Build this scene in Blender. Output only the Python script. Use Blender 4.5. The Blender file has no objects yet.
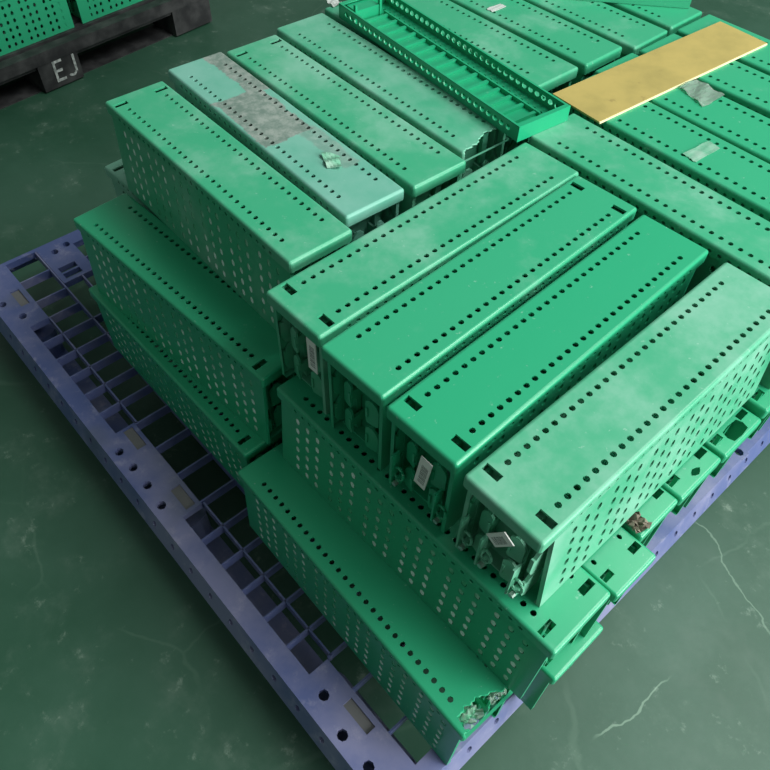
import bpy, bmesh, math, random
from mathutils import Matrix, Vector
random.seed(7)
S = 0.13                      # metres per box width
FL = -5.623                   # floor level in box widths, measured from the top of the load
def w(x, y, z): return Vector((x*S, y*S, (z-FL)*S))
scene = bpy.context.scene
col = scene.collection

# ------------------------------------------------------------------ camera
cd = bpy.data.cameras.new('camera'); cam = bpy.data.objects.new('camera', cd); col.objects.link(cam)
cd.sensor_width = 36; cd.lens = 727.07*36/770; cd.clip_start = .01
rx = Vector((0.66695184, 0.74476924, 0.0222266)); ry = Vector((0.59093989, -0.51055511, -0.62459869)); rz = Vector((-0.45383399, 0.42971183, -0.78062952))
m = Matrix((rx, -ry, -rz)).transposed().to_4x4(); m.translation = w(5.5306, -2.8630, 5.8098)
cam.matrix_world = m; scene.camera = cam

# ------------------------------------------------------------------ world, lights, exposure
wd = bpy.data.worlds.new('hall_air'); scene.world = wd; wd.use_nodes = True
bgn = wd.node_tree.nodes['Background']; bgn.inputs[0].default_value = (.80, .92, .90, 1); bgn.inputs[1].default_value = .22
def area(name, loc, target, sx, sy, power, colr):
    l = bpy.data.lights.new(name, 'AREA'); l.shape = 'RECTANGLE'; l.size = sx; l.size_y = sy; l.energy = power; l.color = colr
    o = bpy.data.objects.new(name, l); col.objects.link(o); o.location = loc
    o.rotation_euler = (Vector(target)-Vector(loc)).to_track_quat('-Z', 'Y').to_euler(); return o
area('daylight_doorway', (5.0, 1.7, 2.0), (0, .6, .5), 3.4, 2.6, 440, (.97, 1, .99))
area('overhead_fill_light', (2.0, 2.6, 4.8), (.2, .8, .5), 4.0, 2.0, 300, (.96, 1, .98))  # added overhead fill that brightens the lids; no known fixture
scene.view_settings.view_transform = 'Standard'; scene.view_settings.look = 'None'
scene.view_settings.gamma = 1; scene.view_settings.use_curve_mapping = False
scene.view_settings.exposure = -0.16

# ------------------------------------------------------------------ node helpers / materials
def lin(r, g, b):
    f = lambda c: c/12.92 if c <= .04045 else ((c+.055)/1.055)**2.4
    return (f(r/255), f(g/255), f(b/255), 1)
class NT:
    def __init__(s, name):
        s.m = bpy.data.materials.new(name); s.m.use_nodes = True; s.t = s.m.node_tree
        s.b = s.t.nodes['Principled BSDF']
    def n(s, k, **kw):
        x = s.t.nodes.new(k)
        for a, v in kw.items(): setattr(x, a, v)
        return x
    def l(s, a, b): s.t.links.new(a, b)
    def val(s, x, inp):
        if hasattr(x, 'type') and hasattr(x, 'links'): s.l(x, inp)
        else: inp.default_value = x
    def math(s, op, a, b=0.0, c=None):
        x = s.n('ShaderNodeMath', operation=op); s.val(a, x.inputs[0]); s.val(b, x.inputs[1])
        if c is not None: s.val(c, x.inputs[2])
        return x.outputs[0]
    def mix(s, f, a, b):
        x = s.n('ShaderNodeMix', data_type='RGBA'); s.val(f, x.inputs[0]); s.val(a, x.inputs[6]); s.val(b, x.inputs[7]); return x.outputs[2]
    def ramp(s, f, lo, hi):
        x = s.n('ShaderNodeMapRange', interpolation_type='SMOOTHSTEP'); s.val(f, x.inputs[0]); x.inputs[1].default_value = lo; x.inputs[2].default_value = hi
        return x.outputs[0]
    def noise(s, scale, detail=4, rough=.55, vec=None, off=None):
        x = s.n('ShaderNodeTexNoise'); x.inputs['Scale'].default_value = scale; x.inputs['Detail'].default_value = detail; x.inputs['Roughness'].default_value = rough
        s.l(vec if vec is not None else s.obj(), x.inputs['Vector']); return x.outputs[0]
    def obj(s):
        if not hasattr(s, '_o'): s._o = s.n('ShaderNodeTexCoord').outputs['Object']
        return s._o
    def xyz(s):
        if not hasattr(s, '_x'):
            s._x = s.n('ShaderNodeSeparateXYZ'); s.l(s.obj(), s._x.inputs[0])
        return s._x.outputs
    def bump(s, h, strength, dist):
        x = s.n('ShaderNodeBump'); x.inputs['Strength'].default_value = strength; x.inputs['Distance'].default_value = dist
        s.l(h, x.inputs['Height']); s.l(x.outputs[0], s.b.inputs['Normal'])
    def fin(s, colr, rough=.5, spec=.5, metal=0.0):
        s.val(colr, s.b.inputs['Base Color']); s.val(rough, s.b.inputs['Roughness']); s.b.inputs['Specular IOR Level'].default_value = spec; s.b.inputs['Metallic'].default_value = metal
        return s.m
def inbox(t, x, y, x0, x1, y0, y1, e):
    a = t.math('MULTIPLY', t.ramp(x, x0-e, x0+e), t.math('SUBTRACT', 1.0, t.ramp(x, x1-e, x1+e)))
    b = t.math('MULTIPLY', t.ramp(y, y0-e, y0+e), t.math('SUBTRACT', 1.0, t.ramp(y, y1-e, y1+e)))
    return t.math('MULTIPLY', a, b)

GREEN = lin(24, 160, 112); DUSTC = lin(136, 188, 166)
def paint(name, worn=False, base=GREEN, dust=DUSTC):
    t = NT(name); oi = t.n('ShaderNodeObjectInfo'); sp = t.n('ShaderNodeSeparateColor'); t.l(oi.outputs['Color'], sp.inputs[0])
    seed = t.n('ShaderNodeVectorMath', operation='ADD'); t.l(t.obj(), seed.inputs[0])
    cv = t.n('ShaderNodeCombineXYZ'); t.l(t.math('MULTIPLY', oi.outputs['Random'], 37.0), cv.inputs[0]); t.l(t.math('MULTIPLY', oi.outputs['Random'], 11.0), cv.inputs[2]); t.l(cv.outputs[0], seed.inputs[1])
    v = seed.outputs[0]
    n1 = t.noise(7, 5, .6, v); n2 = t.noise(34, 6, .65, v)
    d = t.math('ADD', t.math('MULTIPLY', n1, .75), t.math('MULTIPLY', n2, .25))
    # dust amount (colour red channel) shifts the threshold
    thr = t.math('SUBTRACT', .95, t.math('MULTIPLY', sp.outputs[0], .62))
    dm = t.math('MULTIPLY', t.ramp(t.math('SUBTRACT', d, thr), -.16, .16), .58)
    dm = t.math('ADD', dm, t.math('MULTIPLY', sp.outputs[0], .25))
    c = t.mix(dm, base, dust)
    c = t.mix(t.math('MULTIPLY', sp.outputs[1], .6), c, lin(120, 176, 168))
    sc = t.noise(90, 3, .7, v); c = t.mix(t.math('MULTIPLY', t.ramp(sc, .66, .74), .35), c, lin(170, 205, 188))
    rough = t.math('ADD', .27, t.math('MULTIPLY', dm, .38))
    if worn:
        x, y, z = t.xyz(); nn = t.noise(22, 5, .7); wob = t.math('MULTIPLY', t.math('SUBTRACT', nn, .5), .03)
        xx = t.math('ADD', x, wob); yy = t.math('ADD', y, wob); C0 = 2.284
        a1 = inbox(t, xx, yy, (-4.9+2.44)*S, (-3.3+2.44)*S, .14*S, .62*S, .002)
        a2 = inbox(t, xx, yy, (-3.42+2.44)*S, (-2.02+2.44)*S, -.44*S, .36*S, .002)
        a3 = t.math('MULTIPLY', inbox(t, xx, yy, (-2.1+2.44)*S, (-1.0+2.44)*S, .12*S, .40*S, .004), .55)
        mk = t.math('MAXIMUM', t.math('MAXIMUM', a1, a2), a3)
        g = t.mix(t.ramp(t.noise(60, 6, .7), .35, .7), lin(104, 122, 112), lin(150, 158, 150))
        c = t.mix(t.math('MULTIPLY', mk, .95), c, g); rough = t.math('ADD', rough, t.math('MULTIPLY', mk, .3))
        t.bump(t.math('ADD', t.math('MULTIPLY', mk, .3), t.math('MULTIPLY', nn, .2)), .5, .001)
    else:
        t.bump(t.noise(16, 3, .5, v), .25, .0012)
    return t.fin(c, rough, .5)
M = {}
M['paint'] = paint('green_paint'); M['worn'] = paint('worn_green_paint', True)
t = NT('pale_hole_light'); M['hole_light'] = t.fin(t.mix(t.ramp(t.noise(9, 4), .35, .62), lin(70, 165, 120), lin(235, 250, 242)), .25)  # pale colour stands in for light showing through the panel holes
t = NT('blue_plastic'); x, y, z = t.xyz()
n = t.noise(3.2, 6, .62); n2 = t.noise(26, 5, .7)
c = t.mix(t.ramp(n, .38, .66), lin(76, 90, 140), lin(124, 126, 160)); c = t.mix(t.math('MULTIPLY', t.ramp(n2, .52, .75), .4), c, lin(172, 168, 188))
c = t.mix(t.math('MULTIPLY', t.ramp(t.noise(5, 3, .5), .55, .7), .45), c, lin(84, 92, 104))
M['blue'] = t.fin(c, .42)
t = NT('recess_label'); M['dusty_plate'] = t.fin(t.mix(t.noise(30), lin(96, 98, 100), lin(120, 118, 116)), .7)
t = NT('black_plastic'); M['black'] = t.fin(t.mix(t.ramp(t.noise(14, 5), .35, .75), lin(34, 34, 36), lin(70, 70, 70)), .6)
t = NT('white_letter_paint'); M['letter'] = t.fin(t.mix(t.ramp(t.noise(60, 4), .3, .7), lin(120, 126, 124), lin(196, 200, 196)), .7)
t = NT('yellow_board'); n = t.noise(8, 6, .65)
c = t.mix(t.ramp(n, .35, .7), lin(184, 164, 94), lin(164, 148, 84)); c = t.mix(t.math('MULTIPLY', t.ramp(t.noise(20, 4, .7), .62, .74), .6), c, lin(128, 108, 62))
M['board'] = t.fin(c, .5)
t = NT('board_cut_edge'); M['board_edge'] = t.fin(t.mix(t.noise(40), lin(225, 215, 160), lin(245, 240, 200)), .6)
t = NT('galvanised_steel'); M['steel'] = t.fin(t.mix(t.noise(40), lin(150, 170, 160), lin(205, 220, 212)), .3, .5, .8)
t = NT('grey_tape'); M['tape'] = t.fin(t.mix(t.ramp(t.noise(30, 5), .35, .7), lin(104, 170, 138), lin(150, 186, 166)), .35)
t = NT('white_paper'); M['paper'] = t.fin(t.mix(t.noise(60), lin(176, 184, 178), lin(200, 204, 198)), .6)
t = NT('clear_film'); t.b.inputs['Transmission Weight'].default_value = .75; t.b.inputs['IOR'].default_value = 1.2
M['film'] = t.fin(t.mix(t.noise(30), lin(188, 214, 198), lin(208, 226, 214)), .3)
t = NT('barcode_label'); x, y, z = t.xyz()
bar = t.n('ShaderNodeTexNoise'); bar.noise_dimensions = '1D'; bar.inputs['Scale'].default_value = 900; bar.inputs['Detail'].default_value = 1; t.l(z, bar.inputs['W'])
k = t.math('MULTIPLY', t.math('GREATER_THAN', bar.outputs[0], .5), inbox(t, x, z, -.005, .007, -.027, .020, .0004))
M['label'] = t.fin(t.mix(k, lin(236, 236, 230), lin(66, 66, 70)), .5)
t = NT('rust'); M['rust'] = t.fin(t.mix(t.noise(50), lin(92, 92, 78), lin(140, 124, 110)), .8)

def floor_mat():
    t = NT('green_epoxy_floor'); x, y, z = t.xyz()
    n1 = t.noise(1.6, 6, .62); n2 = t.noise(7, 7, .68); n3 = t.noise(30, 6, .7)
    c = t.mix(t.ramp(n1, .32, .68), lin(36, 76, 56), lin(54, 90, 72))
    c = t.mix(t.math('MULTIPLY', t.ramp(n2, .50, .76), .4), c, lin(96, 118, 104))
    c = t.mix(t.math('MULTIPLY', t.ramp(t.math('MULTIPLY', n3, t.math('ADD', n2, .5)), .60, .78), .4), c, lin(140, 160, 144))
    # pale hairline cracks
    nv = t.n('ShaderNodeTexNoise'); nv.inputs['Scale'].default_value = 5; nv.inputs['Detail'].default_value = 5; t.l(t.obj(), nv.inputs['Vector'])
    vm = t.n('ShaderNodeVectorMath', operation='MULTIPLY_ADD'); t.l(nv.outputs['Color'], vm.inputs[0]); vm.inputs[1].default_value = (.12, .12, 0); t.l(t.obj(), vm.inputs[2])
    vo = t.n('ShaderNodeTexVoronoi', feature='DISTANCE_TO_EDGE'); vo.inputs['Scale'].default_value = 1.3; t.l(vm.outputs[0], vo.inputs['Vector'])
    cr = t.math('SUBTRACT', 1.0, t.ramp(vo.outputs['Distance'], .001, .006))
    cr = t.math('MULTIPLY', cr, t.ramp(t.noise(2.3, 2), .46, .56))
    # the one long crack beside the pallet corner
    ws = t.n('ShaderNodeSeparateXYZ'); t.l(vm.outputs[0], ws.inputs[0])
    lx, ly = ws.outputs[0], ws.outputs[1]
    def crack(x0, y0, x1, y1, wd):
        x0, y0, x1, y1 = x0*S+.06, y0*S+.06, x1*S+.06, y1*S+.06       # noise offset averages .06
        ln = math.hypot(x1-x0, y1-y0); ux, uy = (x1-x0)/ln, (y1-y0)/ln
        dd = t.math('ADD', t.math('MULTIPLY', lx, uy), t.math('MULTIPLY', ly, -ux))
        dd = t.math('ABSOLUTE', t.math('SUBTRACT', dd, x0*uy-y0*ux))
        al = t.math('SUBTRACT', t.math('ADD', t.math('MULTIPLY', lx, ux), t.math('MULTIPLY', ly, uy)), x0*ux+y0*uy)
        return t.math('MULTIPLY', t.math('SUBTRACT', 1.0, t.ramp(dd, wd*.4, wd)), t.math('MULTIPLY', t.ramp(al, 0, .04), t.math('SUBTRACT', 1.0, t.ramp(al, ln-.04, ln))))
    lc = t.math('MAXIMUM', crack(5.8, 1.2, 6.05, 3.0, .0028), t.math('MULTIPLY', crack(4.6, 5.6, 6.9, 4.6, .0022), .7))
    c = t.mix(t.math('MULTIPLY', t.math('MAXIMUM', t.math('MULTIPLY', cr, .15), lc), .4), c, lin(150, 178, 156))
    t.bump(n3, .12, .002)
    return t.fin(c, t.math('ADD', .34, t.math('MULTIPLY', n2, .3)), .45)
M['floor'] = floor_mat()
t = NT('hall_wall_paint'); M['wall'] = t.fin(t.mix(t.noise(.6), lin(196, 204, 200), lin(216, 220, 216)), .8)

# ------------------------------------------------------------------ mesh helpers (units: box widths, scaled on build)
class MB:
    def __init__(s): s.v = []; s.f = []
    def face(s, pts):
        i = len(s.v); s.v += [tuple(p) for p in pts]; s.f.append(tuple(range(i, i+len(pts))))
    def box(s, a, b, mat=None):
        (x0, y0, z0), (x1, y1, z1) = a, b
        P = [(x0,y0,z0),(x1,y0,z0),(x1,y1,z0),(x0,y1,z0),(x0,y0,z1),(x1,y0,z1),(x1,y1,z1),(x0,y1,z1)]
        if mat: P = [mat @ Vector(p) for p in P]
        for q in ((0,3,2,1),(4,5,6,7),(0,1,5,4),(1,2,6,5),(2,3,7,6),(3,0,4,7)): s.face([P[k] for k in q])
    def prism(s, poly, fn, t0, t1):          # poly of (a,b); fn(a,b,t) -> xyz
        s.face([fn(a, b, t1) for a, b in poly]); s.face([fn(a, b, t0) for a, b in reversed(poly)])
        n = len(poly)
        for i in range(n):
            (a, b), (c, d) = poly[i], poly[(i+1) % n]
            s.face([fn(a, b, t0), fn(c, d, t0), fn(c, d, t1), fn(a, b, t1)])
    def tube(s, pts, r, n=8, closed=False):
        rings = []; k = len(pts); pts = [Vector(p) for p in pts]
        for i, p in enumerate(pts):
            d = (pts[(i+1) % k]-pts[i-1]) if closed else (pts[min(i+1, k-1)]-pts[max(i-1, 0)])
            d.normalize(); u = d.orthogonal().normalized() if abs(d.z) > .9 or True else d; v = d.cross(u)
            rings.append([p+u*r*math.cos(2*math.pi*j/n)+v*r*math.sin(2*math.pi*j/n) for j in range(n)])
        for i in range(k if closed else k-1):
            A, Bq = rings[i], rings[(i+1) % k]
            for j in range(n): s.face([A[j], A[(j+1) % n], Bq[(j+1) % n], Bq[j]])
        if not closed: s.face(list(reversed(rings[0]))); s.face(rings[-1])
    def hole_cell(s, fn, a0, a1, b0, b1, ca, cb, ra, rb, depth, sq=.707):
        am, bm_ = ca, cb
        out = [(a1,bm_),(a1,b1),(am,b1),(a0,b1),(a0,bm_),(a0,b0),(am,b0),(a1,b0)]
        inn = [(ca+ra,cb),(ca+ra*sq,cb+rb*sq),(ca,cb+rb),(ca-ra*sq,cb+rb*sq),(ca-ra,cb),(ca-ra*sq,cb-rb*sq),(ca,cb-rb),(ca+ra*sq,cb-rb*sq)]
        for i in range(8):
            j = (i+1) % 8
            s.face([fn(*inn[i], 0), fn(*out[i], 0), fn(*out[j], 0), fn(*inn[j], 0)])
            s.face([fn(*inn[j], 0), fn(*inn[j], -depth), fn(*inn[i], -depth), fn(*inn[i], 0)])
    def rect(s, fn, a0, a1, b0, b1): s.face([fn(a0,b0,0), fn(a1,b0,0), fn(a1,b1,0), fn(a0,b1,0)])
    def slot(s, fn, a0, a1, b0, b1, d):
        P = [(a0,b0),(a1,b0),(a1,b1),(a0,b1)]
        for i in range(4):
            p, q = P[i], P[(i+1) % 4]; s.face([fn(*q,0), fn(*q,-d), fn(*p,-d), fn(*p,0)])
    def mesh(s, name, mat, scale=S):
        me = bpy.data.meshes.new(name); me.from_pydata([tuple(c*scale for c in p) for p in s.v], [], s.f)
        b = bmesh.new(); b.from_mesh(me); bmesh.ops.remove_doubles(b, verts=b.verts, dist=1e-6); b.to_mesh(me); b.free()
        for mm in (mat if isinstance(mat, (list, tuple)) else [mat]): me.materials.append(mm)
        me.update(); return me
def obj(name, me, parent=None, loc=None, rot=None):
    o = bpy.data.objects.new(name, me); col.objects.link(o)
    if parent is not None: o.parent = parent
    if loc is not None: o.location = loc
    if rot is not None: o.rotation_euler = rot
    return o
def tag(o, label, cat, group=None):
    o['label'] = label; o['category'] = cat
    if group: o['group'] = group
    return o
def empty(name, loc, rotz=0):
    o = bpy.data.objects.new(name, None); col.objects.link(o); o.location = loc; o.rotation_euler = (0, 0, rotz); o.empty_display_size = .05; return o

# ------------------------------------------------------------------ floor
f = MB(); f.rect(lambda a, b, c: (a, b, c), -60, 45, -35, 70)
fo = obj('floor', f.mesh('floor', M['floor']), loc=(0, 0, 0)); fo['kind'] = 'structure'
for nm, a, b_ in (('wall_back', (-60, 69.2, 0), (45, 70, 38)), ('wall_left', (-60, -35, 0), (-59.2, 69.2, 38))):
    f = MB(); f.box(a, b_); q = obj(nm, f.mesh(nm, M['wall'])); q['kind'] = 'structure'

# ------------------------------------------------------------------ steel box meshes (origin: centre of base)
L, W, H = 4.5688, .972, 1.491
HL, HW = L/2, W/2
LIP, R, RH, TH = .165, .042, .037, .03
PITCH, N = .1385, 28
def cap_mesh(name, torn=False, mat='paint', slots=True, bite=None):
    s = MB(); r = random.Random(5)
    top = lambda a, b, c: (a-HL, b-HW, H+c)
    uend = L-R
    z3 = .355+N*PITCH
    vs = [R, .115, .245, W-.245, W-.115, W-R]
    if bite:
        s.rect(top, R, .275, .30, .31) if 0 else None
        s.rect(top, R, .185, R, .26); s.rect(top, R, .185, W-.26, W-R)
        s.hole_cell(top, R, .275, .26, W-.26, bite[0], bite[1], bite[2], bite[3], .02, bite[4])
    else: s.rect(top, R, .185, R, W-R)
    for a0, a1, flag in ((.185, .275, 1), (.275, .355, 0)):
        if flag and slots:
            for b0, b1 in ((R, .055), (W-.055, W-R)) if bite else ((R, .055), (.26, W-.26), (W-.055, W-R)): s.rect(top, a0, a1, b0, b1)
            for b0, b1 in ((.055, .26), (W-.26, W-.055)): s.slot(top, a0, a1, b0, b1, TH)
        else: s.rect(top, a0, a1, R, W-R)
    s.rect(top, .355, z3, R, vs[1]); s.rect(top, .355, z3, vs[2], vs[3]); s.rect(top, .355, z3, vs[4], W-R)
    for i in range(N):
        a = .355+i*PITCH
        for b0, b1 in ((vs[1], vs[2]), (vs[3], vs[4])):
            s.hole_cell(top, a, a+PITCH, b0, b1, a+PITCH/2, (b0+b1)/2, RH, RH, TH)
    if torn:
        k = 26; prev = None
        for i in range(k+1):
            v = R+(W-2*R)*i/k; fr = i/k
            e = torn(fr)+r.uniform(-.022, .022)
            if fr < .05: e = uend
            p = (v, min(e, uend))
            if prev:
                s.face([top(z3, prev[0], 0), top(prev[1], prev[0], 0), top(p[1], p[0], 0), top(z3, p[0], 0)])
                s.face([top(prev[1], prev[0], 0), top(prev[1]+.01, prev[0], -.014), top(p[1]+.01, p[0], -.014), top(p[1], p[0], 0)])
            prev = p
    else: s.rect(top, z3, uend, R, W-R)
    # rounded rim
    def loop(off, z):
        P = []
        for cx, cy, a0 in ((L-R, W-R, 0), (R, W-R, 90), (R, R, 180), (L-R, R, 270)):
            for k in range(4):
                a = math.radians(a0+30*k); P.append((cx+off*math.cos(a)-HL, cy+off*math.sin(a)-HW, H+z))
        return P
    loops = [loop(R*math.sin(math.radians(18*k)), -R*(1-math.cos(math.radians(18*k)))) for k in range(6)]
    loops.append(loop(R, -LIP)); loops.append(loop(R-.035, -LIP))
    n = 16
    for k in range(len(loops)-1):
        A, B = loops[k], loops[k+1]
        for i in range(n):
            j = (i+1) % n
            if k == 5 and i in (3, 11): continue        # long flanges get their holes below
            c = sum((Vector(p) for p in (A[i], A[j], B[i], B[j])), Vector())/4
            if torn and c.x > HL-R-.001 and (c.y > -HW+.1) and c.z > H-LIP*.95: continue
            q = [A[i], B[i], B[j], A[j]]
            pts = []
            for p in q:
                if not pts or (Vector(p)-Vector(pts[-1])).length > 1e-6: pts.append(p)
            if len(pts) >= 3 and (Vector(pts[0])-Vector(pts[-1])).length > 1e-6: s.face(pts)
            elif len(pts) > 3: s.face(pts[:-1])
    for sg in (-1, 1):
        fn = (lambda a, b, c: (a-HL, -HW-c, H-b)) if sg < 0 else (lambda a, b, c: (a-HL, HW+c, H-b))
        s.rect(fn, R, .355, R, LIP); s.rect(fn, z3, L-R, R, LIP)
        s.rect(fn, .355, z3, R, .07); s.rect(fn, .355, z3, .142, LIP)
        for i in range(N):
            a = .355+i*PITCH; s.hole_cell(fn, a, a+PITCH, .07, .142, a+PITCH/2, .106, .03, .027, TH*.8)
    me = s.mesh(name, M[mat])
    return me
PI_ = .045   # side panel inset
COLS = [.40+.69*g+.2*k for g in range(6) for k in range(3)]
ROWS = [.36+.197*k for k in range(6)]
def panel_mesh():
    s = MB(); fn = lambda a, b, c: (a-HL, -HW+PI_-c, H-b)      # faces -v
    a_lo, a_hi, b_lo, b_hi = .06, L-.06, .05, H
    r0, r1 = ROWS[0]-.0985, ROWS[-1]+.0985
    s.rect(fn, a_lo, a_hi, b_lo, r0); s.rect(fn, a_lo, a_hi, r1, b_hi)
    prev = a_lo
    for c in COLS:
        if c-.09 > prev+1e-4: s.rect(fn, prev, c-.09, r0, r1)
        for r in ROWS: s.hole_cell(fn, c-.09, c+.09, r-.0985, r+.0985, c, r, .042, .058, .03)
        prev = c+.09
    s.rect(fn, prev, a_hi, r0, r1)
    # folded bottom and end returns
    s.rect(lambda a, b, c: (a-HL, -HW+PI_+b, .002), a_lo, a_hi, 0, .08)
    for a in (a_lo, a_hi): s.rect(lambda p, q, c, a=a: (a-HL, -HW+PI_+p, H-q), 0, .05, b_lo, b_hi)
    return s.mesh('side_panel', M['paint'])
def end_mesh():
    s = MB()
    s.box((-HL+.34, -HW+.08, .02), (-HL+.37, HW-.08, H-.03))
    s.box((-HL+.26, -HW+.2, .03), (-HL+.33, -HW+.30, H-.1)); s.box((-HL+.26, HW-.30, .03), (-HL+.33, HW-.2, H-.1))
    s.box((-HL+.2, -HW+.1, .0), (-HL+.42, HW-.1, .03))
    return s.mesh('end_panel', M['paint'])
def hook_mesh():
    s = MB()
    s.box((-HL+.22, -HW+.06, .04), (-HL+.40, -HW+.10, H-.1))
    fin = [(.30, 0), (.21, -.02), (.13, .05), (.09, .16), (.09, .40), (.13, .37), (.17, .43), (.22, .47), (.30, .47)]
    fn = lambda a, b, c: (-HL+a, -HW+c, b)
    for z0 in (.06, .57): s.prism([(a, b+z0) for a, b in fin], fn, .055, .095)
    tab = [(.0, .02), (.03, .0), (.15, .02), (.17, .08), (.15, .16), (.17, .24), (.17, .40), (.13, .43), (.08, .42), (.03, .36), (.0, .28)]
    fb = lambda a, b, c: (-HL+.15+c-.25*(a-.22), -HW+a, b)
    for z0 in (.10, .60): s.prism([(a+.20, b+z0) for a, b in tab], fb, 0, .03)
    for z0 in (.14, .64): s.box((-HL+.10, -HW+.33, z0+.1), (-HL+.36, -HW+.36, z0+.26))
    return s.mesh('hook_bracket', M['paint'])
def hole_light_mesh():
    s = MB()
    for c0 in COLS: s.rect(lambda a, b, c: (a-HL, -HW+PI_+.006+c, H-b), c0-.045, c0+.028, ROWS[0]-.08, ROWS[-1]+.08)  # added strips that make the holes read as bright dots of light
    return s.mesh('hole_light_strips', M['hole_light'])
def mirrored(me, name):
    m2 = me.copy(); m2.name = name
    for v in m2.vertices: v.co.y = -v.co.y
    m2.flip_normals(); return m2
CAP = cap_mesh('top_plate'); CAPT = cap_mesh('torn_top_plate', lambda v: 4.47+.05*math.sin(v*7)-.06*v, 'paint', False); CAPF = cap_mesh('torn_top_plate', lambda v: 4.33 if v < .4 else 4.33+.4*(v-.4), 'paint', False); CAPW = cap_mesh('worn_top_plate', False, 'worn', False)
CAPB = cap_mesh('bitten_top_plate', bite=(.15, .47, .10, .205, .86)); CAPO = cap_mesh('holed_top_plate', bite=(.12, .46, .05, .10, .6)); PANEL = panel_mesh(); ENDM = end_mesh(); HOOK = hook_mesh(); HOOKM = mirrored(HOOK, 'hook_bracket_mirrored'); HOLE_LIGHT = hole_light_mesh()
def clip_mesh():
    s = MB(); c = [( -HL+.04+.0*k, .075*math.cos(k*math.pi/6), .42+.11*math.sin(k*math.pi/6)) for k in range(12)]
    s.tube(c, .018, 6, True); s.box((-HL+.02, -.03, .22), (-HL+.12, .03, .33))
    s.box((-HL-.02, .05, .2), (-HL+.1, .075, .75))
    return s.mesh('latch_ring', M['paint'])
CLIP = clip_mesh()
b = MB(); b.prism([(.035*math.cos(k*math.pi/3), .035*math.sin(k*math.pi/3)) for k in range(6)], lambda a, c, t: (-HL+t, a, .27+c), -.03, .02)
BOLT = b.mesh('bolt', M['steel'])
lb = MB(); lb.box((-.08, -.006, -.28), (.08, .006, .28)); LABEL = lb.mesh('label', M['label'])
GROUP = 'green perforated steel boxes stacked on the blue pallet'
BOXES = {}
def steel_box(key, orient, x, y, top, th, label, dust=.3, teal=0.0, flip=False, cap=None, hole_light=False, hooks='both', scale=(1, 1), labelled=None, clips=(), group=GROUP):
    """x,y: low corner of the lid (box widths), top: level of the lid."""
    dx, dy = (HL, .5) if orient == 'X' else (.5, HL)
    if orient == 'X': dy *= scale[0]
    c, s_ = math.cos(th), math.sin(th)
    px, py = x+c*dx-s_*dy, y+s_*dx+c*dy
    ang = th+(0 if orient == 'X' else math.pi/2)+(math.pi if flip else 0)
    o = empty('steel_box', w(px, py, top-H*scale[1]), ang); o.scale = (1, scale[0], scale[1])
    tag(o, label, 'box', group); BOXES[key] = o
    colr = (dust, teal, random.random(), 1)
    p = [obj('top_plate', cap or CAP, o)]
    side = {}
    for sg in (0, 1):
        q = obj('side_panel', PANEL, o, rot=(0, 0, math.pi*sg)); p.append(q); side[sg] = q
    if hole_light:      # pale strips put behind the -Y side's holes to imitate light through them
        obj('hole_light_strips', HOLE_LIGHT, side[1 if flip else 0])
    for sg in (0, 1):
        p.append(obj('end_panel', ENDM, o, rot=(0, 0, math.pi*sg)))
    if hooks:
        mir = {}
        for sg in (0, 1):
            for mm in (0, 1):
                hk = obj('hook_bracket', HOOKM if mm else HOOK, o, rot=(0, 0, math.pi*sg))
                p.append(hk)
    e = math.pi if flip else 0      # which end faces the front
    for v in clips:
        k = obj('latch_ring', CLIP, o, rot=(0, 0, e)); k.location = (0, v*S*(-1 if flip else 1), 0); p.append(k); obj('bolt', BOLT, k)
    if labelled:
        v, z, tilt, hs = labelled; sg = -1 if flip else 1
        k = obj('label', LABEL, o, loc=(-(HL-.045)*S*sg, v*S*sg, z*S), rot=(0, tilt*0, -math.pi/2+e)); k.rotation_euler = (0, tilt, -math.pi/2+e); k.scale = (1, 1, hs)
        k['label'] = 'white barcode sticker'
    for q in p: q.color = colr
    return o
T0, T1, T2 = 0.0, -H, -2*H
# top layer, four crosswise boxes in front
steel_box('B1','Y', .224,.21,T0,.017,'crosswise green steel box in front row, leftmost, white barcode sticker under its lip',.62,labelled=(-.27,1.0,0,1))
steel_box('B2','Y',1.28,.163,T0,.034,'second crosswise green steel box from the left in front row, no slots at near end',.40,flip=True)
steel_box('B3','Y',2.343,.154,T0,.032,'third crosswise green box in front row, cleanest lid, upright barcode sticker under lip',.22,labelled=(-.06,.82,.12,1),clips=(.28,-.36))
steel_box('B4','Y',3.42,.167,T0,.006,'crosswise green box at right end of front row, bright perforated side towards pallet edge',.72,labelled=(-.05,.92,.55,.62),clips=(.32,-.38,.05))
def flare(key, turned, deg, dx=0.0, dy=0.0, sx=1.0):
    """bend one side panel of a box outwards at its foot, hinged under the lid"""
    for q in BOXES[key].children:
        if q.name.startswith('side_panel') and (abs(q.rotation_euler.z) > .1) == turned:
            py_, pz_ = (-HW+PI_)*S, (H-.05)*S
            q.matrix_local = Matrix.Rotation(math.pi if turned else 0, 4, 'Z') @ Matrix.Translation((dx*S, py_+dy*S, pz_)) @ Matrix.Rotation(math.radians(-deg), 4, 'X') @ Matrix.Translation((0, -py_, -pz_)) @ Matrix.Diagonal((sx, 1, 1, 1)); return
flare('B4', False, 6.0, .07, -.03, .96)
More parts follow.
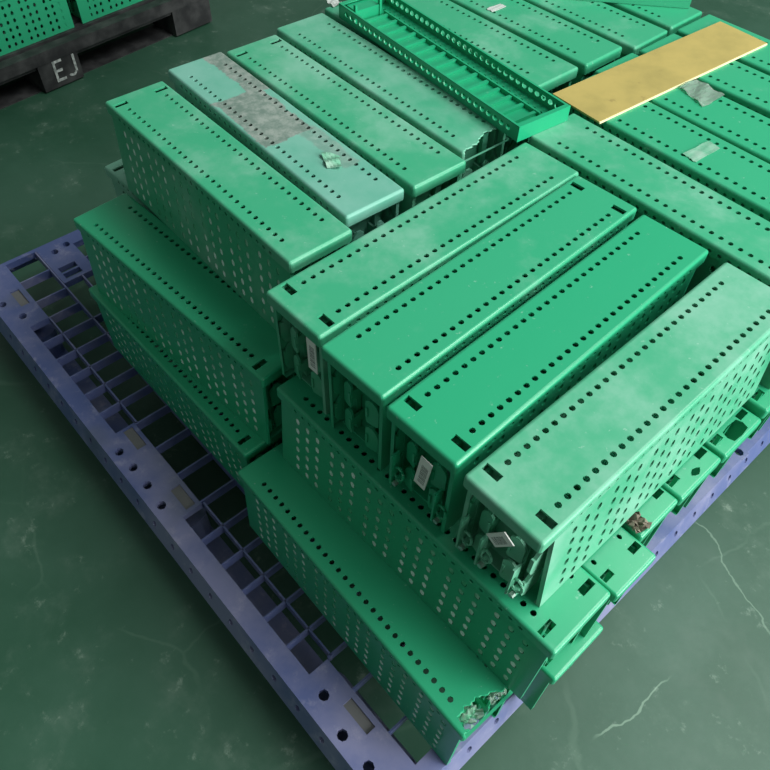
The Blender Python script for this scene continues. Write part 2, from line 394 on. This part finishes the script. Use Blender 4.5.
# top layer, lengthwise boxes at the back left
steel_box('A1','X',-4.511,.752,T0,-.014,'lengthwise green box at the left edge of top layer, tall perforated side open to view',.58,hole_light=True)
steel_box('A2','X',-4.728,1.941,T0,-.043,'worn bluish lengthwise box with bare grey patch and torn tape on its lid',.75,.75,cap=CAPW)
steel_box('A3','X',-4.626,2.955,T0,-.031,'dusty green lengthwise box right behind the worn one with the grey patch',.66)
steel_box('A4','X',-4.758,4.047,T0,-.039,'lengthwise green box with ragged torn end, just left of upturned shelf',.68,.15,cap=CAPT)
steel_box('A5','X',-4.82,5.13,T0,-.042,'lengthwise green box lying mostly under the upturned shelf',.5,.1,flip=True)
steel_box('A6','X',-5.244,6.14,T0,-.025,'lengthwise green box along far side of upturned shelf, pale tape strip on lid',.6)
steel_box('A7','X',-5.183,7.16,T0,-.007,'lengthwise green box second beyond the upturned shelf, between two dusty neighbours',.52)
steel_box('A8','X',-5.019,8.19,T0,.004,'lengthwise green box third beyond the upturned shelf, under corner of loose sheet',.55)
steel_box('A9','X',-5.05,9.33,T0,-.006,'lengthwise green box farthest beyond the upturned shelf, at back edge of load',.45)
# top layer, lengthwise boxes at the right
steel_box('C1','X',.099,4.914,T0,-.02,'lengthwise green box bordering the far ends of the four crosswise boxes',.60,flip=True)
steel_box('C2','X',-.40,6.076,T0,-.024,'lengthwise green box under near end of yellow board, pale tape on lid',.38,flip=True)
steel_box('C3','X',-.44,7.10,T0,-.018,'lengthwise green box under middle of yellow board, clear film scrap at its edge',.30,flip=True)
steel_box('C4','X',-.38,8.212,T0,-.008,'lengthwise green box under far part of yellow board, fourth from the crosswise boxes',.36,flip=True)
steel_box('C5','X',-.40,9.32,T0,-.02,'lengthwise green box at back right edge of load, under tip of yellow board',.36,flip=True)
flare('A1', False, 3.5)
# middle layer
steel_box('D1','X',-4.363,-.329,T1,.07,'green steel box of middle layer under left edge, lid jutting out above the pallet grid',.22,flip=True,hole_light=True)
steel_box('D2','X',-5.28,.70,T1,.062,'green steel box of middle layer with only its slotted back corner peeking out left',.9,hooks=None)
steel_box('E1','X',.395,.053,T1,.014,'green middle layer box below the hooked ends of the crosswise boxes',.30,flip=True,hole_light=True)

flare('E1', True, 5.0); flare('D1', True, 3.5)
lowz = lambda top: (top-T2)/H
for key, y, sy, lab in (('E2', 1.125, .76, 'lower green middle layer box beside the front corner box, slotted end jutting over pallet edge'),
                        ('E3', 1.90, .77, 'lower green middle layer box with a dirty crumpled film scrap on its end'),
                        ('E4', 2.67, .90, 'lower green middle layer box with round hole beside its end slot'),
                        ('E5', 3.59, .90, 'lower green middle layer box whose end corner has a large bitten hole')):
    steel_box(key, 'X', {'E2': .44, 'E3': .20, 'E4': .22, 'E5': .235}[key], y, -1.60, .004, lab, .3, flip=True, scale=(sy, lowz(-1.60)), hooks='both' if key == 'E2' else None, cap={'E4': CAPO, 'E5': CAPB}.get(key))
# bottom layer
steel_box('G1', 'X', -4.50, -.478, T2, .012, 'green bottom layer box at the left, only a strip of lid showing below another', .2, flip=True, hole_light=True)
steel_box('F1', 'X', .204, -.657, T2, -.021, 'frontmost green bottom layer box with torn lid end at the near pallet corner', .26, cap=CAPF, hole_light=True)
steel_box('F2', 'X', .48, .45, T2, .01, 'green bottom layer box next to the torn one, end jutting over pallet edge', .3, flip=True)
flare('F1', False, 3.0)
HID = 'green steel box inside the load, hidden by the layers above'; HG = 'steel boxes hidden inside the load'
for k in range(8): steel_box('H', 'X', -4.86, 2.03+1.035*k, T1, 0, HID, .3, hooks=None, group=HG)
for k in range(6): steel_box('H', 'X', .22, 4.52+1.04*k, T1, 0, HID if k else 'green middle layer box whose end shows at the right picture edge by the pallet rim', .3, flip=True, hooks=None, group=HG)
for k in range(9): steel_box('H', 'X', -4.7, .60+1.09*k, T2, 0, HID, .3, hooks=None, group=HG)
for k in range(8): steel_box('H', 'X', -.12, 1.52+1.09*k, T2, 0, HID, .3, flip=True, hooks=None, group=HG)

# ------------------------------------------------------------------ upturned shelf on the top layer
def tray():
    TL, TW, TH_ = 4.5, .98, .235
    a, b = .0, 0
    ang = math.radians(-6.0)
    cx, cy = (0.09+.17-4.05-4.34)/4, 0
    cx = (.10-4.36)/2+.055; cy = (4.62+5.13)/2+.50
    o = empty('upturned_shelf', w(cx, cy, T0+.004), ang)
    tag(o, 'upturned green steel shelf with cross ribs lying open on top of the load', 'shelf')
    h = TL/2; hw = TW/2
    s = MB(); fl = lambda a, b, c: (a-h, b-hw, .02+c)
    n = 30; p = (TL-.3)/n
    s.rect(fl, 0, .15, 0, TW); s.rect(fl, TL-.15, TL, 0, TW)
    for b0, b1 in ((0, .14), (.25, TW-.25), (TW-.14, TW)): s.rect(fl, .15, TL-.15, b0, b1)
    for i in range(n):
        for b0, b1 in ((.14, .25), (TW-.25, TW-.14)):
            u = .15+i*p; s.hole_cell(fl, u, u+p, b0, b1, u+p/2, (b0+b1)/2, .036, .036, .018)
    P = [obj('base_plate', s.mesh('base_plate', M['paint']), o)]
    for sg in (0, 1):
        s = MB(); f1 = lambda a, b, c: (a-h, -hw-c, b); f2 = lambda a, b, c: (h-a, -hw+.022+c, b)
        for fn in (f1, f2):
            s.rect(fn, 0, .15, 0, TH_); s.rect(fn, TL-.15, TL, 0, TH_); s.rect(fn, .15, TL-.15, 0, .075); s.rect(fn, .15, TL-.15, .175, TH_)
            for i in range(n):
                u = .15+i*p; s.hole_cell(fn, u, u+p, .075, .175, u+p/2, .125, .05, .044, .022 if fn is f1 else .001)
        s.box((-h, -hw, TH_-.012), (h, -hw+.035, TH_))
        P.append(obj('flange', s.mesh('flange', M['paint']), o, rot=(0, 0, math.pi*sg)))
    for sg in (0, 1):
        s = MB(); s.box((h-.02, -hw-.004, 0), (h+.004, hw+.004, TH_+.004)); s.box((h-.07, -hw, TH_-.012), (h, hw, TH_+.002))
        e = obj('end_plate', s.mesh('end_plate', M['paint']), o, rot=(0, 0, math.pi*sg)); P.append(e)
    for v in (-.31, .205):
        s = MB(); s.box((-h+.35, v-.016, .02), (h-.28, v+.016, .085)); P.append(obj('rail', s.mesh('rail', M['paint']), o))
    s = MB(); s.box((-.028, -.295, .02), (.028, .19, .07)); rib = s.mesh('rib', M['paint'])
    for i in range(15):
        q = obj('rib', rib, o, loc=((-h+.47+i*.262)*S, 0, 0)); P.append(q)
    s = MB(); s.tube([(0, 0, .02), (0, 0, .05)], .018, 8); rv = s.mesh('rivet', M['steel'])
    for u in (h-.07, h-.14, h-.21):
        for v in (-.36, -.29, .30, .38): P.append(obj('rivet', rv, o, loc=(u*S, v*S, (TH_-.07 if 0 else .03)*S)))
    s = MB(); s.box((-h+.06, -.38, .02), (-h+.34, .1, .2)); s.box((-h+.3, -.4, .02), (-h+.36, -.36, .30)); s.box((-h+.3, .1, .02), (-h+.36, .14, .30)); P.append(obj('end_box', s.mesh('end_box', M['paint']), o))
    for q in P: q.color = (.10, 0, random.random(), 1)
tray()

# ------------------------------------------------------------------ yellow board
def board():
    o = empty('fibre_board', w(.26, 8.02, T0+.004), math.radians(-5.2)); tag(o, 'yellow fibre board strip lying across green boxes beside the upturned shelf', 'board')
    o.rotation_euler.z = math.atan2(.37, -4.0)-math.pi/2+math.radians(0)
    o.rotation_euler.z = math.radians(-4.6)
    s = MB(); r = random.Random(3)
    x0, x1, y0, y1, t_ = -.47, .47, -2.06, 2.06, .03
    s.box((x0, y0, .003), (x1, y1, t_)); obj('sheet', s.mesh('sheet', M['board']), o)
    s = MB(); s.box((x1, y0, 0), (x1+.016, y1, t_-.004)); obj('cut_edge', s.mesh('cut_edge', M['board_edge']), o)
    o.children[1]['label'] = 'pale cut edge'
board()

# ------------------------------------------------------------------ small scraps
def sheet(name, pts, z0, thick, mat, label, cat, bend=.0, seed=1, jit=.012):
    """thin strip of real thickness over a quad (box widths)."""
    r = random.Random(seed); s = MB(); n = 8; A, B, C, D = [Vector((p[0], p[1], 0)) for p in pts]
    cen = (A+B+C+D)/4; A, B, C, D = A-cen, B-cen, C-cen, D-cen
    g = [[A.lerp(B, i/n).lerp(D.lerp(C, i/n), j/4)+Vector((r.uniform(-jit, jit), r.uniform(-jit, jit), bend*(.5+.5*math.sin(i*1.3+j)))) for j in range(5)] for i in range(n+1)]
    up = Vector((0, 0, thick))
    for i in range(n):
        for j in range(4):
            q = [g[i][j], g[i+1][j], g[i+1][j+1], g[i][j+1]]
            s.face([p+up for p in q]); s.face(list(reversed(q)))
    rim = [g[i][0] for i in range(n+1)]+[g[n][j] for j in range(1, 5)]+[g[i][4] for i in range(n-1, -1, -1)]+[g[0][j] for j in range(3, 0, -1)]
    for i in range(len(rim)):
        a, c = rim[i], rim[(i+1) % len(rim)]; s.face([a, c, c+up, a+up])
    o = obj(name, s.mesh(name, M[mat]), loc=w(cen.x, cen.y, z0)); tag(o, label, cat); return o
sheet('tape_strip', [(-2.98, 7.32), (-2.84, 7.32), (-2.82, 7.66), (-2.96, 7.66)], .004, .008, 'paper', 'short pale tape strip stuck on green box beyond the upturned shelf', 'tape', .004, 2)
sheet('tape_strip', [(1.80, 6.22), (2.02, 6.18), (2.07, 6.74), (1.86, 6.78)], .004, .007, 'tape', 'faint greenish tape strip across green box in front of the yellow board', 'tape', .004, 3)
sheet('film_scrap', [(.76, 7.70), (1.30, 7.50), (1.34, 8.02), (.78, 8.12)], .006, .008, 'film', 'clear plastic film scrap sticking out from under the yellow board', 'film', .03, 4)
sheet('tape_flap', [(-1.42, 2.36), (-1.12, 2.22), (-.98, 2.36), (-1.22, 2.52)], .006, .008, 'tape', 'curled torn tape flap on the worn box with the grey patch', 'tape', .04, 5, .004)
sheet('paper_scrap', [(-4.98, 5.30), (-4.72, 5.26), (-4.70, 5.46), (-4.96, 5.50)], .004, .01, 'paper', 'white paper scrap at back corner of load beside the upturned shelf', 'paper', .05, 6)
def loose_sheet():
    o = empty('metal_sheet', w(-2.35, 9.6, T0+.006), math.radians(41)); tag(o, 'plain green steel panel lying slanted across the far back boxes', 'panel')
    s = MB(); s.box((-1.9, .0, .14), (2.1, .95, .17)); q = obj('panel_sheet', s.mesh('panel_sheet', M['paint']), o); q.color = (.45, .1, .3, 1)
    s = MB(); s.box((-1.9, -.02, 0), (2.1, .0, .17)); q = obj('panel_lip', s.mesh('panel_lip', M['paint']), o); q.color = (.45, .1, .3, 1)
    s = MB(); s.box((-1.9, .95, 0), (2.1, .97, .17)); q = obj('panel_lip', s.mesh('panel_lip', M['paint']), o); q.color = (.45, .1, .3, 1)
    o.location = w(-2.3, 8.8, T0+.006)
loose_sheet()
def crumple(loc, size, seed, label, mat='film'):
    r = random.Random(seed); s = MB(); n = 7
    g = [[Vector(((i/n-.5)*size[0]+r.uniform(-.03, .03), (j/n-.5)*size[1]+r.uniform(-.03, .03), .02+r.random()**1.5*size[2])) for j in range(n+1)] for i in range(n+1)]
    for i in range(n):
        for j in range(n):
            s.face([g[i][j], g[i+1][j], g[i+1][j+1]]); s.face([g[i][j], g[i+1][j+1], g[i][j+1]])
    o = obj('film_scrap', s.mesh('film_scrap', M[mat]), loc=w(*loc)); tag(o, label, 'film'); return o
crumple((4.60, -.46, T2-.26), (.22, .26, .18), 11, 'crumpled plastic film in the torn lid end at the near pallet corner')
crumple((4.66, -.04, T2-.22), (.14, .26, .12), 12, 'crumpled plastic film below the end of the box over the torn lid')
crumple((4.62, 2.02, -1.598), (.22, .22, .10), 13, 'dirty crumpled film scrap on low box end by the pallet edge', 'rust')

# ------------------------------------------------------------------ plastic pallets
def frange(a, b, step):
    k = a
    while k < b-1e-6: yield k; k += step
PX0, PX1, PY0, PY1, PT = -7.975, 4.70, -1.69, 11.0, -3*H
def blue_pallet():
    cx, cy = (PX0+PX1)/2, (PY0+PY1)/2; z0 = FL
    o = empty('plastic_pallet', w(cx, cy, FL)); tag(o, 'large blue plastic pallet with open grid deck under the load of green boxes', 'pallet')
    tz = PT-FL       # deck height
    def plate(x0, x1, y0, y1, holes=(), slots=(), lab=None):
        """deck plate with round holes and slots, drawn cell by cell"""
        s = MB(); fn = lambda a, b, c: (a-cx, b-cy, tz+c)
        xs = sorted(set([x0, x1]+[h[0]+d for h in holes for d in (-.13, .13)]+[k for q in slots for k in q[:2]]))
        ys = sorted(set([y0, y1]+[h[1]+d for h in holes for d in (-.11, .11)]+[k for q in slots for k in q[2:4]]))
        xs = [q for q in xs if x0-1e-6 <= q <= x1+1e-6]; ys = [q for q in ys if y0-1e-6 <= q <= y1+1e-6]
        done = set()
        for i in range(len(xs)-1):
            for j in range(len(ys)-1):
                mx, my = (xs[i]+xs[i+1])/2, (ys[j]+ys[j+1])/2
                if any(q[0] < mx < q[1] and q[2] < my < q[3] for q in slots): continue
                if any(abs(h[0]-mx) < .13 and abs(h[1]-my) < .11 for h in holes): continue
                s.rect(fn, xs[i], xs[i+1], ys[j], ys[j+1])
        for h in holes: s.hole_cell(fn, h[0]-.13, h[0]+.13, h[1]-.11, h[1]+.11, h[0], h[1], .085, .075, .12)
        for q in slots: s.slot(fn, *q[:4], .12 if len(q) < 5 else .03)
        for a, b_, c, d in ((x0, y0, x1, y0), (x1, y0, x1, y1), (x1, y1, x0, y1), (x0, y1, x0, y0)):
            s.face([fn(a, b_, 0), fn(a, b_, -.14), fn(c, d, -.14), fn(c, d, 0)])
        q = obj('deck_plate', s.mesh('deck_plate', M['blue']), o)
        for sl in slots:
            if len(sl) > 4:
                b = MB(); b.box((sl[0]-cx, sl[2]-cy, tz-.06), (sl[1]-cx, sl[3]-cy, tz-.03)); obj('recess_plate', b.mesh('recess_plate', M['dusty_plate']), o)['label'] = 'dull grey inset plate'
    my = lambda y: PY0+PY1-y
    C = cx
    # near edge
    plate(PX0, -5.93, PY0, -1.0, [(-6.29, -1.36), (-6.84, -1.52), (-7.5, -1.5)], [(-7.06, -6.55, -1.27, -1.10, 1)])
    plate(-5.93, -2.66, PY0, -1.38)
    plate(-2.66, -.56, PY0, -1.03, [(-2.29, -1.52), (-1.87, -1.50), (-1.42, -1.50), (-.95, -1.52)], [(-2.62, -2.12, -1.27, -1.10, 1), (-1.10, -.62, -1.27, -1.10, 1)])
    plate(-.56, 2.66, PY0, -1.38)
    plate(2.66, PX1, PY0, -1.06, [(3.0, -1.40), (3.55, -1.53), (4.06, -1.52)], [(3.27, 3.76, -1.29, -1.14, 1)])
    # left and right edges, far edge
    plate(PX0, -7.88, -1.0, -.34); plate(PX0, -6.62, -.34, .36, [(-7.62, -.05), (-7.69, .24)], [(-7.1, -6.93, -.24, .12), (-6.88, -6.72, -.24, .12)])
    plate(PX0, -7.62, .36, 9.0); plate(4.44, PX1, -1.06, 10.4, [(4.6, 3.0), (4.6, 6.4)]); plate(PX0, PX1, 10.4, PY1); plate(PX0, -5.93, 9.0, 10.4)
    # grid ribs (open cells)
    meshes = {}
    def rib(x0, x1, y0, y1, deep=.2):
        k = (round(x1-x0, 3), round(y1-y0, 3), deep)
        if k not in meshes:
            s = MB(); s.box((-(x1-x0)/2, -(y1-y0)/2, -deep), ((x1-x0)/2, (y1-y0)/2, -.005)); meshes[k] = s.mesh('rib', M['blue'])
        obj('rib', meshes[k], o, loc=(((x0+x1)/2-cx)*S, ((y0+y1)/2-cy)*S, tz*S))
    RW = .014
    # long ribs
    for y in (-.99,): rib(-5.93, -2.66, y-RW, y+RW); rib(-.56, 2.66, y-RW, y+RW)
    rib(-7.88, 4.44, -.36-RW, -.36+RW)
    for y in list(frange(.05, 10.4, .62)): rib(-6.62 if y < .36 else -7.62, 4.44, y-RW, y+RW)
    # cross ribs: small cells beside, wide cells behind the solid plates
    for x in (-7.2, -6.49, -5.94): rib(x-RW, x+RW, -1.0, -.36)
    for i in range(1, 6):
        for base in (-5.93, -.56): x = base+.541*i; rib(x-RW, x+RW, -1.38, 10.4, .2)
    for x in (-2.62, -.60, 2.64): rib(x-RW, x+RW, -1.04, 10.4)
    for x in (-1.96, -1.28, 3.20, 3.93): rib(x-RW, x+RW, -1.06, 10.4)
    for x in (-6.52, -7.08): rib(x-RW, x+RW, .36, 10.4)
    # skirts with small drain holes, feet and bottom runners
    def skirt(axis, p0, p1, fix, sgn):
        s = MB()
        if axis == 'x': fn = lambda a, b, c: (a-cx, fix-cy+sgn*(c+b*.32), tz-b)
        else: fn = lambda a, b, c: (fix-cx+sgn*(c+b*.32), a-cy, tz-b)
        n = max(1, int((p1-p0)/.52)); st = (p1-p0)/n
        for i in range(n):
            a = p0+i*st; s.rect(fn, a, a+st, 0, .09); s.rect(fn, a, a+st, .29, .40)
            s.hole_cell(fn, a, a+st, .09, .29, a+st/2, .19, .05, .06, .1)
        obj('skirt', s.mesh('skirt', M['blue']), o)
    skirt('x', PX0, PX1, PY0, -1); skirt('x', PX0, PX1, PY1, 1); skirt('y', PY0, PY1, PX0, -1); skirt('y', PY0, PY1, PX1, 1)
    for x0, x1 in ((PX0+.03, -5.95), (-2.66, -.56), (2.7, PX1-.03)):
        for y0, y1 in ((PY0+.03, -.95), (3.4, 5.9), (10.2, PY1-.03)):
            s = MB(); r_ = .18; pts = []
            for qx, qy, a0 in ((x1-r_, y1-r_, 0), (x0+r_, y1-r_, 90), (x0+r_, y0+r_, 180), (x1-r_, y0+r_, 270)):
                for k in range(4): a = math.radians(a0+30*k); pts.append((qx+r_*math.cos(a)-cx, qy+r_*math.sin(a)-cy))
            s.prism(pts, lambda a, b, c: (a, b, c), .06, tz-.42); obj('foot', s.mesh('foot', M['blue']), o)
    for y0, y1 in ((PY0+.03, -.95), (4.0, 5.3), (10.2, PY1-.03)):
        s = MB(); s.box((PX0+.03-cx, y0-cy, 0), (PX1-.03-cx, y1-cy, .08)); obj('bottom_runner', s.mesh('bottom_runner', M['blue']), o)
blue_pallet()

def black_pallet():
    ang = math.atan2(-.117, .993)   # local +t along the near edge
    R_ = Matrix.Rotation(math.atan2(.993, -.117), 4, 'Z')
    o = empty('plastic_pallet', w(-15.57, 3.21, FL)); o.rotation_euler = (0, 0, math.atan2(.993, -.117))
    tag(o, 'dark grey plastic pallet on the floor at upper left, white letters EJ on its block', 'pallet')
    # local x = along the edge, local y = away from the camera
    A, B, D, tz = -4.92, 6.2, 9.0, 1.10
    s = MB(); s.box((A, 0, tz-.28), (B, .5, tz-.02)); s.box((A, 0, tz-.02), (B, .12, tz+.05)); s.box((A, D-.5, tz-.28), (B, D, tz)); s.box((A, .5, tz-.28), (A+.4, D-.5, tz)); s.box((B-.4, .5, tz-.28), (B, D-.5, tz))
    obj('deck_frame', s.mesh('deck_frame', M['black']), o)
    for k in range(16):
        y = .5+(D-1.0)*(k+.5)/16; s = MB(); s.box((A+.4, y-.14, tz-.22), (B-.4, y+.14, tz)); obj('deck_slat', s.mesh('deck_slat', M['black']), o)
    for x0, x1 in ((A, A+1.46), (0, 1.28), (B-1.46, B)):
        for y0 in (0.02, D/2-.7, D-1.4):
            s = MB(); s.box((x0, y0, .05), (x1, y0+1.38, tz-.28)); s.box((x0+.3, y0-.015, tz-.2), (x0+.78, y0+.05, tz-.13)); obj('block', s.mesh('block', M['black']), o)
    for y0 in (0, D/2-.7, D-1.4):
        s = MB(); s.box((A, y0+.25, 0), (B, y0+1.2, .03)); obj('bottom_runner', s.mesh('bottom_runner', M['black']), o)
    for x0, x1 in ((1.28, B-1.46), (A+1.46, 0)):
        s = MB(); s.box((x0, .1, tz-.40), (x1, .16, tz-.28)); s.box((x0, 1.5, .1), (x1, 1.56, tz-.28)); obj('stiffener', s.mesh('stiffener', M['black']), o)
    # EJ in raised white paint
    s = MB(); y0, y1 = .004, .03; zt, zb = tz-.30, .20; k = .07
    q = lambda a0, a1, b0, b1: s.box((a0, y0, b0), (a1, y1, b1))
    q(.44, .44+k, zb, zt); q(.44+k, .74, zb, zb+k); q(.44+k, .70, (zb+zt)/2-k/2, (zb+zt)/2+k/2); q(.44+k, .74, zt-k, zt)
    q(1.08, 1.08+k, zb+.1, zt); arc = [(.97+.145*math.cos(a), zb+.12+.12*math.sin(a)) for a in [math.radians(d) for d in (0, -30, -60, -90, -120, -150)]]
    arc2 = [(.97+.08*math.cos(a), zb+.12+.055*math.sin(a)) for a in [math.radians(d) for d in (-150, -120, -90, -60, -30, 0)]]
    s.prism(arc+arc2, lambda a, b, c: (a, c, b), y1, y0)
    l = obj('lettering', s.mesh('lettering', M['letter']), o); l['label'] = 'white letters EJ'
    # its boxes
    rz_ = o.rotation_euler.z; base = o.matrix_basis
    for i, (x0, lab) in enumerate(((-2.72, 'green perforated steel box on the dark pallet, left of the gap'), (2.02, 'green perforated steel box on the dark pallet, right of the gap'))):
        e = empty('steel_box', (0, 0, 0), rz_); e.location = base @ Vector(((x0+HL)*S, (.66+.5)*S, (tz+.005)*S))
        tag(e, lab, 'box', 'green perforated steel boxes on the dark pallet')
        P = [obj('top_plate', CAP, e)]+[obj('side_panel', PANEL, e, rot=(0, 0, math.pi*g)) for g in (0, 1)]+[obj('end_panel', ENDM, e, rot=(0, 0, math.pi*g)) for g in (0, 1)]
        for g in (0, 1):
            hk = obj('hook_bracket', HOOK, e, rot=(0, 0, math.pi*g)); P.append(hk)
            hk = obj('hook_bracket', HOOKM, e, rot=(0, 0, math.pi*g)); P.append(hk)
        for p in P: p.color = (.25, 0, random.random(), 1)
black_pallet()
